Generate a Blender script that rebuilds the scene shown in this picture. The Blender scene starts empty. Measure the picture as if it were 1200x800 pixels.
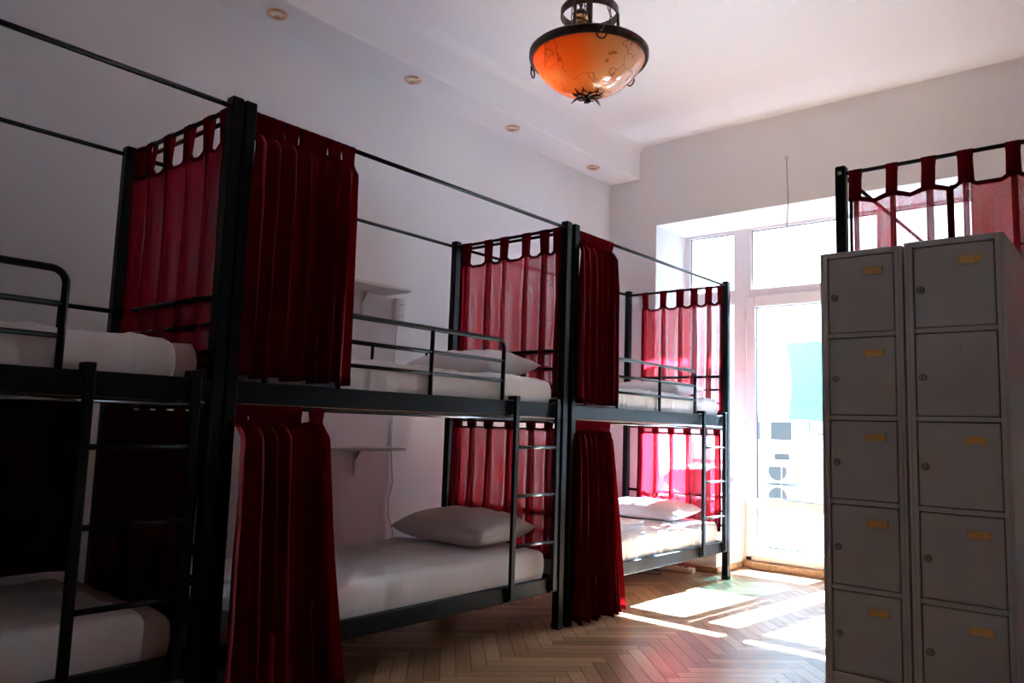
import bpy, bmesh, math, random
from math import sin, cos, pi, radians, sqrt, atan2, exp
from mathutils import Vector, Matrix, noise
random.seed(7)
scene = bpy.context.scene
COL = scene.collection

# ------------------------------------------------------------------ materials
def new_mat(name):
    m = bpy.data.materials.new(name); m.use_nodes = True
    nt = m.node_tree
    for n in list(nt.nodes): nt.nodes.remove(n)
    out = nt.nodes.new('ShaderNodeOutputMaterial')
    return m, nt, out

def principled(name, col, rough=.5, metal=0., spec=.5, noise_scale=None, noise_amt=.08, bump=0., bump_scale=60, sub=0., coat=0., aniso=None):
    m, nt, out = new_mat(name)
    b = nt.nodes.new('ShaderNodeBsdfPrincipled')
    b.inputs['Base Color'].default_value = (*col, 1)
    b.inputs['Roughness'].default_value = rough
    b.inputs['Metallic'].default_value = metal
    b.inputs['Specular IOR Level'].default_value = spec
    b.inputs['Coat Weight'].default_value = coat
    nt.links.new(b.outputs[0], out.inputs[0])
    tc = nt.nodes.new('ShaderNodeTexCoord')
    if noise_scale:
        n = nt.nodes.new('ShaderNodeTexNoise'); n.inputs['Scale'].default_value = noise_scale
        n.inputs['Detail'].default_value = 5
        nt.links.new(tc.outputs['Object'], n.inputs['Vector'])
        r = nt.nodes.new('ShaderNodeValToRGB')
        r.color_ramp.elements[0].position = .3; r.color_ramp.elements[1].position = .7
        r.color_ramp.elements[0].color = (*[max(0, c*(1-noise_amt)) for c in col], 1)
        r.color_ramp.elements[1].color = (*[min(1, c*(1+noise_amt)) for c in col], 1)
        nt.links.new(n.outputs['Fac'], r.inputs[0]); nt.links.new(r.outputs[0], b.inputs['Base Color'])
    if bump:
        n2 = nt.nodes.new('ShaderNodeTexNoise'); n2.inputs['Scale'].default_value = bump_scale
        n2.inputs['Detail'].default_value = 4
        nt.links.new(tc.outputs['Object'], n2.inputs['Vector'])
        bp = nt.nodes.new('ShaderNodeBump'); bp.inputs['Strength'].default_value = bump
        bp.inputs['Distance'].default_value = .01
        nt.links.new(n2.outputs['Fac'], bp.inputs['Height']); nt.links.new(bp.outputs[0], b.inputs['Normal'])
    return m

M = {}
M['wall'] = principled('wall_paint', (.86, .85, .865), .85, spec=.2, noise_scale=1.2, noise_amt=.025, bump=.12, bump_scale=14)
M['wall_dim'] = principled('taupe_wall_paint', (.50, .50, .53), .85, spec=.2, noise_scale=1.2, noise_amt=.03)  # unseen right and back walls, darkened to cut the light they bounce
M['ceiling'] = principled('ceiling_paint', (.88, .87, .91), .9, spec=.15)
M['parapet'] = principled('parapet_paint', (.80, .78, .79), .8, spec=.2)
M['black'] = principled('black_powder_coat', (.003, .004, .006), .38, spec=.15, bump=.05, bump_scale=220)
M['rung'] = principled('worn_dark_steel', (.035, .035, .04), .22, metal=0., spec=.9, coat=.5)
M['locker'] = principled('locker_grey_enamel', (.60, .60, .575), .42, spec=.45, noise_scale=6, noise_amt=.04)
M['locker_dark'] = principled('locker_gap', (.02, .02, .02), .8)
M['brasslabel'] = principled('orange_label', (.98, .56, .17), .5, noise_scale=80, noise_amt=.15)
M['steel'] = principled('lock_steel', (.45, .44, .42), .3, metal=1)
M['upvc'] = principled('white_frame_plastic', (.86, .80, .83), .35, spec=.4)
M['gasket'] = principled('rubber_gasket', (.08, .08, .09), .6)
M['wood_trim'] = principled('oak_trim', (.40, .24, .13), .45, noise_scale=30, noise_amt=.3)
M['sheet'] = principled('white_sheet', (.84, .82, .84), .85, spec=.15, bump=.7, bump_scale=7)
M['mattress'] = principled('mattress_ticking', (.55, .38, .35), .9, spec=.1)
M['pillow'] = principled('pillow_cotton', (.80, .77, .79), .85, spec=.15, bump=.4, bump_scale=11)
M['plastic'] = principled('white_plastic', (.72, .68, .67), .4)
M['shelf'] = principled('shelf_board', (.74, .71, .70), .5, noise_scale=8, noise_amt=.05)
M['cable'] = principled('grey_cable', (.30, .28, .30), .6)
M['dark'] = principled('dark_rubber', (.012, .012, .014), .6)
M['slot'] = principled('socket_holes', (.05, .05, .05), .6)
M['iron'] = principled('lamp_iron', (.075, .055, .048), .42, metal=.75, noise_scale=40, noise_amt=.4)
M['brass'] = principled('brass', (.70, .42, .17), .22, metal=1)
M['copper'] = principled('spot_copper', (.70, .42, .28), .25, metal=1)
M['spotglass'] = principled('spot_reflector', (.75, .70, .62), .15, metal=1)
M['facade'] = principled('facade_render', (.40, .45, .48), .9, noise_scale=2, noise_amt=.05)
M['facade_window'] = principled('facade_window_glass', (.012, .018, .022), .12)
M['railing'] = principled('pink_balcony_iron', (.16, .05, .055), .5)
M['balcony'] = principled('balcony_tiles', (.42, .41, .40), .8)
M['acunit'] = principled('air_conditioner_shell', (.30, .33, .34), .5)
M['slat'] = principled('slat_wood', (.30, .20, .12), .7)

def floor_mat():
    m, nt, out = new_mat('oak_parquet')
    b = nt.nodes.new('ShaderNodeBsdfPrincipled')
    at = nt.nodes.new('ShaderNodeAttribute'); at.attribute_name = 'plank'; at.attribute_type = 'GEOMETRY'
    ramp = nt.nodes.new('ShaderNodeValToRGB')
    ramp.color_ramp.elements[0].color = (.20, .10, .05, 1); ramp.color_ramp.elements[1].color = (.50, .305, .17, 1)
    e = ramp.color_ramp.elements.new(.5); e.color = (.36, .205, .11, 1)
    uv = nt.nodes.new('ShaderNodeUVMap'); uv.uv_map = 'UVMap'
    mp = nt.nodes.new('ShaderNodeMapping'); mp.inputs['Scale'].default_value = (3, 45, 1)
    n = nt.nodes.new('ShaderNodeTexNoise'); n.inputs['Scale'].default_value = 2.2; n.inputs['Detail'].default_value = 6
    n.inputs['Distortion'].default_value = .6
    nt.links.new(uv.outputs[0], mp.inputs[0]); nt.links.new(mp.outputs[0], n.inputs['Vector'])
    mix = nt.nodes.new('ShaderNodeMixRGB'); mix.blend_type = 'MULTIPLY'; mix.inputs[0].default_value = .55
    gr = nt.nodes.new('ShaderNodeValToRGB'); gr.color_ramp.elements[0].color = (.62, .55, .48, 1); gr.color_ramp.elements[1].color = (1.1, 1.1, 1.1, 1)
    gr.color_ramp.elements[0].position = .3; gr.color_ramp.elements[1].position = .62
    nt.links.new(at.outputs['Fac'], ramp.inputs[0]); nt.links.new(n.outputs['Fac'], gr.inputs[0])
    nt.links.new(ramp.outputs[0], mix.inputs[1]); nt.links.new(gr.outputs[0], mix.inputs[2])
    nt.links.new(mix.outputs[0], b.inputs['Base Color'])
    tc = nt.nodes.new('ShaderNodeTexCoord')
    n3 = nt.nodes.new('ShaderNodeTexNoise'); n3.inputs['Scale'].default_value = 3.5; n3.inputs['Detail'].default_value = 6
    nt.links.new(tc.outputs['Object'], n3.inputs['Vector'])
    mr = nt.nodes.new('ShaderNodeMapRange'); mr.inputs['To Min'].default_value = .20; mr.inputs['To Max'].default_value = .46
    nt.links.new(n3.outputs['Fac'], mr.inputs['Value']); nt.links.new(mr.outputs[0], b.inputs['Roughness'])
    bp = nt.nodes.new('ShaderNodeBump'); bp.inputs['Strength'].default_value = .25; bp.inputs['Distance'].default_value = .003
    n4 = nt.nodes.new('ShaderNodeTexNoise'); n4.inputs['Scale'].default_value = 9
    nt.links.new(tc.outputs['Object'], n4.inputs['Vector'])
    nt.links.new(n4.outputs['Fac'], bp.inputs['Height']); nt.links.new(bp.outputs[0], b.inputs['Normal'])
    b.inputs['Specular IOR Level'].default_value = .42
    nt.links.new(b.outputs[0], out.inputs[0])
    return m
M['floor'] = floor_mat()
M['subfloor'] = principled('floor_joint', (.03, .018, .01), .9)

def cloth_mat(name, col, tcol, transp, weave=420., through=.5, tint=(1, .88, .90)):
    """woven see-through cloth: light scatters back, passes through and leaks between the threads"""
    m, nt, out = new_mat(name)
    d = nt.nodes.new('ShaderNodeBsdfDiffuse'); d.inputs[0].default_value = (*col, 1)
    t = nt.nodes.new('ShaderNodeBsdfTranslucent'); t.inputs[0].default_value = (*tcol, 1)
    s = nt.nodes.new('ShaderNodeMixShader'); s.inputs[0].default_value = through
    nt.links.new(d.outputs[0], s.inputs[1]); nt.links.new(t.outputs[0], s.inputs[2])
    tr = nt.nodes.new('ShaderNodeBsdfTransparent'); tr.inputs[0].default_value = (*tint, 1)
    mx = nt.nodes.new('ShaderNodeMixShader')
    tc = nt.nodes.new('ShaderNodeTexCoord')
    n = nt.nodes.new('ShaderNodeTexNoise'); n.inputs['Scale'].default_value = weave; n.inputs['Detail'].default_value = 2
    nt.links.new(tc.outputs['Object'], n.inputs['Vector'])
    mr = nt.nodes.new('ShaderNodeMapRange'); mr.inputs['From Min'].default_value = .3; mr.inputs['From Max'].default_value = .7
    mr.inputs['To Min'].default_value = max(0, transp-.07); mr.inputs['To Max'].default_value = transp+.07 if transp > 0 else 0
    nt.links.new(n.outputs['Fac'], mr.inputs['Value'])
    # the threads have thickness: the weave closes up when the cloth is seen at a slant
    ge = nt.nodes.new('ShaderNodeNewGeometry'); dt = nt.nodes.new('ShaderNodeVectorMath'); dt.operation = 'DOT_PRODUCT'
    nt.links.new(ge.outputs['True Normal'], dt.inputs[0]); nt.links.new(ge.outputs['Incoming'], dt.inputs[1])
    ab = nt.nodes.new('ShaderNodeMath'); ab.operation = 'ABSOLUTE'; nt.links.new(dt.outputs['Value'], ab.inputs[0])
    ml = nt.nodes.new('ShaderNodeMath'); ml.operation = 'MULTIPLY'; sq = nt.nodes.new('ShaderNodeMath'); sq.operation = 'POWER'; sq.inputs[1].default_value = 1.8; nt.links.new(ab.outputs[0], sq.inputs[0]); nt.links.new(sq.outputs[0], ml.inputs[0]); nt.links.new(mr.outputs[0], ml.inputs[1])
    nt.links.new(ml.outputs[0], mx.inputs[0])
    nt.links.new(s.outputs[0], mx.inputs[1]); nt.links.new(tr.outputs[0], mx.inputs[2])
    nt.links.new(mx.outputs[0], out.inputs[0])
    return m
M['sheer'] = cloth_mat('wine_red_voile', (.16, .006, .018), (.46, .012, .022), .32)
M['gather'] = cloth_mat('wine_red_cloth', (.20, .004, .009), (.30, .003, .006), .0, through=.12)
M['tab'] = cloth_mat('wine_red_hem', (.13, .004, .010), (.12, .003, .006), .0)
def drape():
    m, nt, out = new_mat('wine_red_satin_cloth')
    b = nt.nodes.new('ShaderNodeBsdfPrincipled'); b.inputs['Base Color'].default_value = (.10, .002, .005, 1)
    b.inputs['Roughness'].default_value = .62; b.inputs['Specular IOR Level'].default_value = .25
    b.inputs['Specular Tint'].default_value = (1, .15, .2, 1)
    b.inputs['Sheen Weight'].default_value = 1.; b.inputs['Sheen Roughness'].default_value = .35; b.inputs['Sheen Tint'].default_value = (.85, .03, .05, 1)
    tc = nt.nodes.new('ShaderNodeTexCoord'); n = nt.nodes.new('ShaderNodeTexNoise'); n.inputs['Scale'].default_value = 300
    bp = nt.nodes.new('ShaderNodeBump'); bp.inputs['Strength'].default_value = .15; bp.inputs['Distance'].default_value = .002
    nt.links.new(tc.outputs['Object'], n.inputs['Vector']); nt.links.new(n.outputs['Fac'], bp.inputs['Height']); nt.links.new(bp.outputs[0], b.inputs['Normal'])
    t = nt.nodes.new('ShaderNodeBsdfTranslucent'); t.inputs[0].default_value = (.30, .003, .006, 1)
    x = nt.nodes.new('ShaderNodeMixShader'); x.inputs[0].default_value = .12
    nt.links.new(b.outputs[0], x.inputs[1]); nt.links.new(t.outputs[0], x.inputs[2]); nt.links.new(x.outputs[0], out.inputs[0])
    return m
M['gather'] = drape()
M['dense'] = cloth_mat('dense_wine_cloth', (.09, .003, .010), (.20, .005, .014), .13)  # the voile again, with the first bed's shade put into its colour
M['dense2'] = cloth_mat('very_dark_cloth', (.035, .002, .006), (.03, .001, .003), .0, through=.2)  # shade put into the lower head curtain's colour; the rear curtain is dark itself
M['turq'] = cloth_mat('turquoise_cloth', (.05, .20, .21), (.012, .055, .060), .09, tint=(.25, .92, 1))
M['pinkc'] = cloth_mat('pink_cloth', (.30, .08, .18), (.07, .018, .04), .0)

def glass_mat():
    m, nt, out = new_mat('window_glass')
    g = nt.nodes.new('ShaderNodeBsdfGlossy'); g.inputs['Roughness'].default_value = .02
    t = nt.nodes.new('ShaderNodeBsdfTransparent'); t.inputs[0].default_value = (.95, .985, .98, 1)
    f = nt.nodes.new('ShaderNodeFresnel'); f.inputs[0].default_value = 1.25
    x = nt.nodes.new('ShaderNodeMixShader')
    nt.links.new(f.outputs[0], x.inputs[0]); nt.links.new(t.outputs[0], x.inputs[1]); nt.links.new(g.outputs[0], x.inputs[2])
    nt.links.new(x.outputs[0], out.inputs[0])
    return m
M['glass'] = glass_mat()

def alabaster():
    m, nt, out = new_mat('marbled_amber_glass')
    tc = nt.nodes.new('ShaderNodeTexCoord')
    n = nt.nodes.new('ShaderNodeTexNoise'); n.inputs['Scale'].default_value = 2.6; n.inputs['Detail'].default_value = 3
    n.inputs['Distortion'].default_value = 1.2
    mp = nt.nodes.new('ShaderNodeMapping'); mp.inputs['Location'].default_value = (4.2, 1.7, .3)
    nt.links.new(tc.outputs['Object'], mp.inputs[0]); nt.links.new(mp.outputs[0], n.inputs['Vector'])
    # amber glow painted into one half of the bowl, mixed with the glass's marbling
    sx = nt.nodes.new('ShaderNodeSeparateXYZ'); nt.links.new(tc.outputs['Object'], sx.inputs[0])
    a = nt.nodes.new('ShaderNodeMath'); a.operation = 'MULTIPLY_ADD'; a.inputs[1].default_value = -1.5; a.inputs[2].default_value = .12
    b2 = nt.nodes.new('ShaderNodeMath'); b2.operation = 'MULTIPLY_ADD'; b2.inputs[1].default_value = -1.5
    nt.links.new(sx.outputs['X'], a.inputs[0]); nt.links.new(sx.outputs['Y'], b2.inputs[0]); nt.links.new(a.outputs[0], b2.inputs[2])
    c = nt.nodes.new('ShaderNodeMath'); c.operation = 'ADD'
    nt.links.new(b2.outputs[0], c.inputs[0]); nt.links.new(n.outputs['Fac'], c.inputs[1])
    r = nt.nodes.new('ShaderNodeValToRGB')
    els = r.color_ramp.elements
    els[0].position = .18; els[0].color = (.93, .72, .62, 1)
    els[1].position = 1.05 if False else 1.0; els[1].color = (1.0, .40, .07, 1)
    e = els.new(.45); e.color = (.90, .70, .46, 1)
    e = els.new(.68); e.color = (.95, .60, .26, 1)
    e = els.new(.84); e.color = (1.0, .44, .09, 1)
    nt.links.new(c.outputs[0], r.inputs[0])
    # crackled veins
    v = nt.nodes.new('ShaderNodeTexVoronoi'); v.feature = 'DISTANCE_TO_EDGE'; v.inputs['Scale'].default_value = 5.5
    n5 = nt.nodes.new('ShaderNodeTexNoise'); n5.inputs['Scale'].default_value = 9
    mxv = nt.nodes.new('ShaderNodeMixRGB'); mxv.inputs[0].default_value = .22
    nt.links.new(tc.outputs['Object'], n5.inputs['Vector']); nt.links.new(tc.outputs['Object'], mxv.inputs[1]); nt.links.new(n5.outputs['Color'], mxv.inputs[2])
    nt.links.new(mxv.outputs[0], v.inputs['Vector'])
    vr = nt.nodes.new('ShaderNodeValToRGB'); vr.color_ramp.elements[0].position = .0; vr.color_ramp.elements[0].color = (.35, .14, .08, 1)
    vr.color_ramp.elements[1].position = .018; vr.color_ramp.elements[1].color = (1, 1, 1, 1)
    nt.links.new(v.outputs['Distance'], vr.inputs[0])
    mul = nt.nodes.new('ShaderNodeMixRGB'); mul.blend_type = 'MULTIPLY'; mul.inputs[0].default_value = .75
    nt.links.new(r.outputs[0], mul.inputs[1]); nt.links.new(vr.outputs[0], mul.inputs[2])
    p = nt.nodes.new('ShaderNodeBsdfPrincipled'); p.inputs['Roughness'].default_value = .12
    p.inputs['Specular IOR Level'].default_value = .7
    nt.links.new(mul.outputs[0], p.inputs['Base Color'])
    t = nt.nodes.new('ShaderNodeBsdfTranslucent'); nt.links.new(mul.outputs[0], t.inputs[0])
    x = nt.nodes.new('ShaderNodeMixShader'); x.inputs[0].default_value = .45
    nt.links.new(p.outputs[0], x.inputs[1]); nt.links.new(t.outputs[0], x.inputs[2])
    nt.links.new(x.outputs[0], out.inputs[0])
    return m
M['alabaster'] = alabaster()

# ------------------------------------------------------------------ mesh helpers
def link(o, parent=None):
    COL.objects.link(o)
    if parent is not None: o.parent = parent
    return o
def obj(name, bm, mat, parent=None, smooth=False):
    me = bpy.data.meshes.new(name)
    bmesh.ops.recalc_face_normals(bm, faces=bm.faces)
    bm.to_mesh(me); bm.free()
    for m in (mat if isinstance(mat, (list, tuple)) else [mat]): me.materials.append(m)
    if smooth:
        for p in me.polygons: p.use_smooth = True
        if smooth == 'auto':
            me.set_sharp_from_angle(angle=radians(40))
    return link(bpy.data.objects.new(name, me), parent)
def tag(o, label=None, cat=None, group=None, kind=None):
    if label: o['label'] = label
    if cat: o['category'] = cat
    if group: o['group'] = group
    if kind: o['kind'] = kind
    return o
def empty(name, loc, label=None, cat=None, group=None, kind=None):
    o = bpy.data.objects.new(name, None); o.empty_display_size = .1
    COL.objects.link(o); o.location = loc
    return tag(o, label, cat, group, kind)
def copy_tree(o, parent=None):
    c = o.copy(); COL.objects.link(c)
    if parent is not None: c.parent = parent
    for ch in list(o.children): copy_tree(ch, c)
    return c
def box(bm, x0, x1, y0, y1, z0, z1, bev=0., mi=0, seg=1):
    vs = [bm.verts.new((x, y, z)) for x in (x0, x1) for y in (y0, y1) for z in (z0, z1)]
    idx = [(0,1,3,2),(4,6,7,5),(0,4,5,1),(2,3,7,6),(0,2,6,4),(1,5,7,3)]
    fs = [bm.faces.new([vs[i] for i in f]) for f in idx]
    for f in fs: f.material_index = mi
    if bev > 0:
        es = list({e for f in fs for e in f.edges})
        bmesh.ops.bevel(bm, geom=es, offset=bev, segments=seg, affect='EDGES', profile=.5, material=-1)
    return vs
def tube(bm, pts, r, n=10, closed=False, caps=True, mi=0):
    pts = [Vector(p) for p in pts]; N = len(pts)
    rings = []
    t0 = (pts[1]-pts[0]).normalized()
    up = Vector((0, 0, 1)) if abs(t0.z) < .9 else Vector((1, 0, 0))
    a = t0.cross(up).normalized()
    for i, p in enumerate(pts):
        if closed: t = (pts[(i+1) % N]-pts[i-1]).normalized()
        elif i == 0: t = t0
        elif i == N-1: t = (pts[-1]-pts[-2]).normalized()
        else: t = ((pts[i+1]-p).normalized()+(p-pts[i-1]).normalized()).normalized()
        a = (a - t*a.dot(t)).normalized(); b = t.cross(a)
        rr = r[i] if isinstance(r, (list, tuple)) else r
        rings.append([bm.verts.new(p + a*rr*cos(2*pi*k/n) + b*rr*sin(2*pi*k/n)) for k in range(n)])
    R = range(N if closed else N-1)
    for i in R:
        A, B = rings[i], rings[(i+1) % N]
        for k in range(n):
            f = bm.faces.new((A[k], A[(k+1) % n], B[(k+1) % n], B[k])); f.material_index = mi; f.smooth = True
    if caps and not closed:
        for rg in (rings[0][::-1], rings[-1]):
            f = bm.faces.new(rg); f.material_index = mi
def lathe(bm, prof, cx=0, cy=0, n=40, mi=0, close_top=False):
    rings = []
    for r, z in prof:
        if r < 1e-5: rings.append([bm.verts.new((cx, cy, z))])
        else: rings.append([bm.verts.new((cx+r*cos(2*pi*k/n), cy+r*sin(2*pi*k/n), z)) for k in range(n)])
    for A, B in zip(rings, rings[1:]):
        for k in range(n):
            k2 = (k+1) % n
            if len(A) == 1 and len(B) == 1: continue
            if len(A) == 1: f = bm.faces.new((A[0], B[k2], B[k]))
            elif len(B) == 1: f = bm.faces.new((A[k], A[k2], B[0]))
            else: f = bm.faces.new((A[k], A[k2], B[k2], B[k]))
            f.material_index = mi; f.smooth = True
def ring_pts(cx, cy, z, r, n=40): return [(cx+r*cos(2*pi*k/n), cy+r*sin(2*pi*k/n), z) for k in range(n)]

# ------------------------------------------------------------------ measures
WL, WR, WB, WF = -3.74, 1.55, -2.6, 5.68        # left wall, right wall, wall behind, window wall (inner faces)
YG = 6.2                                          # plane of the window frames
YO = 6.30                                         # outer face of the window wall
CEIL, SOF, SOFX = 3.53, 3.2486, -3.44
OPL, OPR, OPT, SILL = -3.268, -.93, 2.815, .527   # window opening
DL, DR = -2.712, -1.50                            # balcony door niche

# ------------------------------------------------------------------ room shell
def struct(name, bm, mat, smooth=False):
    return tag(obj(name, bm, mat, None, smooth), kind='structure')

bm = bmesh.new(); box(bm, WL-.15, WL, WB, YO, -.15, CEIL+.15); struct('wall_left', bm, M['wall'])
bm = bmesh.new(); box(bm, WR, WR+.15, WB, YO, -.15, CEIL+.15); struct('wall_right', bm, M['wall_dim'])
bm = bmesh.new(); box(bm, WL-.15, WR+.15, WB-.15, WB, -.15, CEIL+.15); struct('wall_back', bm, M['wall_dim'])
bm = bmesh.new()
box(bm, WL, OPL, WF, YO, -.15, CEIL+.15)
box(bm, OPR, WR, WF, YO, -.15, CEIL+.15)
box(bm, OPL, OPR, WF, YO, OPT, CEIL+.15)
box(bm, OPL, DL, WF, YO, -.15, SILL)
box(bm, DR, OPR, WF, YO, -.15, SILL)
struct('wall_window', bm, M['wall'])
# ceiling with the lowered soffit along the left wall; a small cove joins the two
bm = bmesh.new()
box(bm, SOFX-.02, WR, WB, WF, CEIL, CEIL+.12)
struct('ceiling', bm, M['ceiling'])
bm = bmesh.new()
R = .065
prof = [(WL, SOF), (SOFX-.008, SOF), (SOFX, SOF+.008)]
for k in range(9):
    a = k/8*pi/2
    prof.append((SOFX+R-R*cos(a), CEIL-R+R*sin(a)))
prof += [(SOFX+R, CEIL+.02), (WL, CEIL+.02)]
A = [bm.verts.new((x, WB, z)) for x, z in prof]; B = [bm.verts.new((x, WF, z)) for x, z in prof]
for k in range(len(prof)):
    k2 = (k+1) % len(prof); bm.faces.new((A[k], A[k2], B[k2], B[k]))
bm.faces.new(A); bm.faces.new(B[::-1])
struct('trim_1', bm, M['ceiling'])               # soffit box
# oak skirting
bm = bmesh.new(); box(bm, WL, DL-.0, WF-.014, WF, 0, .045, .004); struct('baseboard_window_left', bm, M['wood_trim'])
bm = bmesh.new(); box(bm, DL, DL+.014, WF-.014, YG-.03, 0, .045, .004); struct('baseboard_niche_left', bm, M['wood_trim'])
bm = bmesh.new(); box(bm, DR-.014, DR, WF-.014, YG-.03, 0, .045, .004); struct('baseboard_niche_right', bm, M['wood_trim'])
bm = bmesh.new(); box(bm, WL, WL+.014, WB, WF-.014, 0, .05, .004); struct('baseboard_left', bm, M['wood_trim'])
bm = bmesh.new(); box(bm, DR-.014, WR, WF-.014, WF, 0, .045, .004); struct('baseboard_window_right', bm, M['wood_trim'])
bm = bmesh.new(); box(bm, WR-.014, WR, WB, WF-.014, 0, .05, .004); struct('baseboard_right', bm, M['wood_trim'])

# herringbone parquet, blocks at 45 degrees to the walls
def parquet():
    bm = bmesh.new(); L, W = .49, .07; g = .0014
    lay = bm.faces.layers.float.new('plank'); uvl = bm.loops.layers.uv.new('UVMap')
    x0, x1, y0, y1 = WL, WR, WB, YG
    ca = cos(radians(45)); rnd = random.Random(3)
    def add(a0, a1, b0, b1, horiz):
        cs = [(a0+g, b0+g), (a1-g, b0+g), (a1-g, b1-g), (a0+g, b1-g)]
        P = [((a-b)*ca-1.0, (a+b)*ca+2.3) for a, b in cs]
        if max(p[0] for p in P) < x0 or min(p[0] for p in P) > x1 or max(p[1] for p in P) < y0 or min(p[1] for p in P) > y1: return
        f = bm.faces.new([bm.verts.new((px, py, 0)) for px, py in P])
        f[lay] = rnd.random()
        o = rnd.random()*20
        for lp, (a, b) in zip(f.loops, cs):
            lp[uvl].uv = (a+o, b+o*.37) if horiz else (b+o, a+o*.37)
    n = 7
    for j in range(-110, 130):
        for i in range(-14, 15):
            # column/row herringbone: step (W, W) along the zig-zag, repeat (L*2) across
            ox = j*W + i*2*n*W - i*0; oy = j*W
            add(ox, ox+L, oy, oy+W, True)
            add(ox+0, ox+W, oy+W, oy+W+L, False)
    bmesh.ops.bisect_plane(bm, geom=bm.verts[:]+bm.edges[:]+bm.faces[:], plane_co=(x0, 0, 0), plane_no=(-1, 0, 0), clear_outer=True)
    bmesh.ops.bisect_plane(bm, geom=bm.verts[:]+bm.edges[:]+bm.faces[:], plane_co=(x1, 0, 0), plane_no=(1, 0, 0), clear_outer=True)
    bmesh.ops.bisect_plane(bm, geom=bm.verts[:]+bm.edges[:]+bm.faces[:], plane_co=(0, y0, 0), plane_no=(0, -1, 0), clear_outer=True)
    bmesh.ops.bisect_plane(bm, geom=bm.verts[:]+bm.edges[:]+bm.faces[:], plane_co=(0, y1, 0), plane_no=(0, 1, 0), clear_outer=True)
    nf = len(bm.faces)
    v = [bm.verts.new(p) for p in ((x0, y0, -.003), (x1, y0, -.003), (x1, y1, -.003), (x0, y1, -.003))]
    f = bm.faces.new(v); f.material_index = 1
    box(bm, x0, x1, y0, y1, -.15, -.004, mi=1)
    me = bpy.data.meshes.new('floor'); bm.to_mesh(me); bm.free()
    me.materials.append(M['floor']); me.materials.append(M['subfloor'])
    return tag(link(bpy.data.objects.new('floor', me)), kind='structure')
parquet()

# ------------------------------------------------------------------ window and balcony door
def frame_rect(bm, x0, x1, z0, z1, w, y0=YG, y1=YG+.06, bev=.005):
    """four bars around a rectangle; (x0..x1, z0..z1) is the OUTER size, w = (left, right, bottom, top)"""
    l, r, b, t = w
    box(bm, x0, x0+l, y0, y1, z0, z1, bev); box(bm, x1-r, x1, y0, y1, z0, z1, bev)
    box(bm, x0+l, x1-r, y0, y1, z0, z0+b, bev); box(bm, x0+l, x1-r, y0, y1, z1-t, z1, bev)
def pane(x0, x1, z0, z1, parent):
    bm = bmesh.new(); box(bm, x0, x1, YG+.026, YG+.034, z0, z1)
    p = obj('pane', bm, M['glass'], parent)
    bm = bmesh.new(); e = .006
    frame_rect(bm, x0-.002, x1+.002, z0-.002, z1+.002, (e, e, e, e), YG+.018, YG+.042, 0)
    obj('gasket', bm, M['gasket'], p)
    return p
TB, TT = 2.294, 2.792       # transom glass
w1 = empty('window_1', (0, 0, 0), kind='structure')
bm = bmesh.new()
box(bm, OPL, -3.22, YG, YG+.06, SILL, OPT, .004); box(bm, -2.805, -2.70, YG, YG+.06, SILL, OPT, .004)
box(bm, -3.22, -2.805, YG, YG+.06, TT, OPT, .004); box(bm, -3.22, -2.805, YG, YG+.06, 2.18, TB, .004)
box(bm, -3.22, -2.805, YG, YG+.06, SILL, .60, .004)
obj('window_frame', bm, M['upvc'], w1)
pane(-3.22, -2.805, TB, TT, w1); pane(-3.22, -2.805, .60, 2.18, w1)
w2 = empty('window_2', (0, 0, 0), kind='structure')
bm = bmesh.new()
box(bm, -1.65, -1.523, YG, YG+.06, SILL, OPT, .004); box(bm, -.98, OPR, YG, YG+.06, SILL, OPT, .004)
box(bm, -1.523, -.98, YG, YG+.06, TT, OPT, .004); box(bm, -1.523, -.98, YG, YG+.06, 2.18, TB, .004)
box(bm, -1.523, -.98, YG, YG+.06, SILL, .60, .004)
obj('window_frame', bm, M['upvc'], w2)
pane(-1.523, -.98, TB, TT, w2); pane(-1.523, -.98, .60, 2.18, w2)
d1 = empty('door_1', (0, 0, 0), kind='structure')
bm = bmesh.new()
box(bm, DL, -2.652, YG, YG+.06, .05, OPT, .004); box(bm, -1.65, DR, YG, YG+.06, .05, SILL, .004)
box(bm, -2.652, -1.65, YG, YG+.06, TT, OPT, .004); box(bm, -2.652, -1.65, YG, YG+.06, 2.225, TB-.006, .004)
box(bm, -2.700, -1.65, YG, YG+.06, .05, .085, .004)
obj('door_frame', bm, M['upvc'], d1)
pane(-2.652, -1.65, TB-.006, TT, d1)
for x0, x1 in ((-2.690, -1.945), (-1.938, -1.615)):
    bm = bmesh.new()
    l = .076 if x0 < -2.5 else .075
    r = .076 if x0 < -2.5 else .075
    frame_rect(bm, x0, x1, .085, 2.225, (l, r, .07, .095), YG-.02, YG+.05, .006)
    box(bm, x0+l, x1-r, YG-.02, YG+.05, .478, .556, .006)
    lf = obj('door_leaf', bm, M['upvc'], d1)
    pane(x0+l, x1-r, .155, .478, lf); pane(x0+l, x1-r, .556, 2.13, lf)
    if x0 < -2.5:
        bm = bmesh.new(); box(bm, x1-.05, x1-.02, YG-.03, YG-.02, 1.0, 1.14, .004)
        tube(bm, [(x1-.035, YG-.03, 1.09), (x1-.035, YG-.06, 1.09), (x1-.05, YG-.07, 1.09), (x1-.15, YG-.07, 1.085)], .008, 8)
        obj('door_handle', bm, M['plastic'], lf, 'auto')
        bm = bmesh.new()
        for zz in (.25, 1.15, 2.06): tube(bm, [(x0-.004, YG-.028, zz-.04), (x0-.004, YG-.028, zz+.04)], .008, 8)
        obj('hinge', bm, M['upvc'], lf)
bm = bmesh.new(); box(bm, DL, DR, YG-.06, YG+.06, -.01, .05, .006); struct('trim_2', bm, M['wood_trim'])   # wooden threshold
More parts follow.
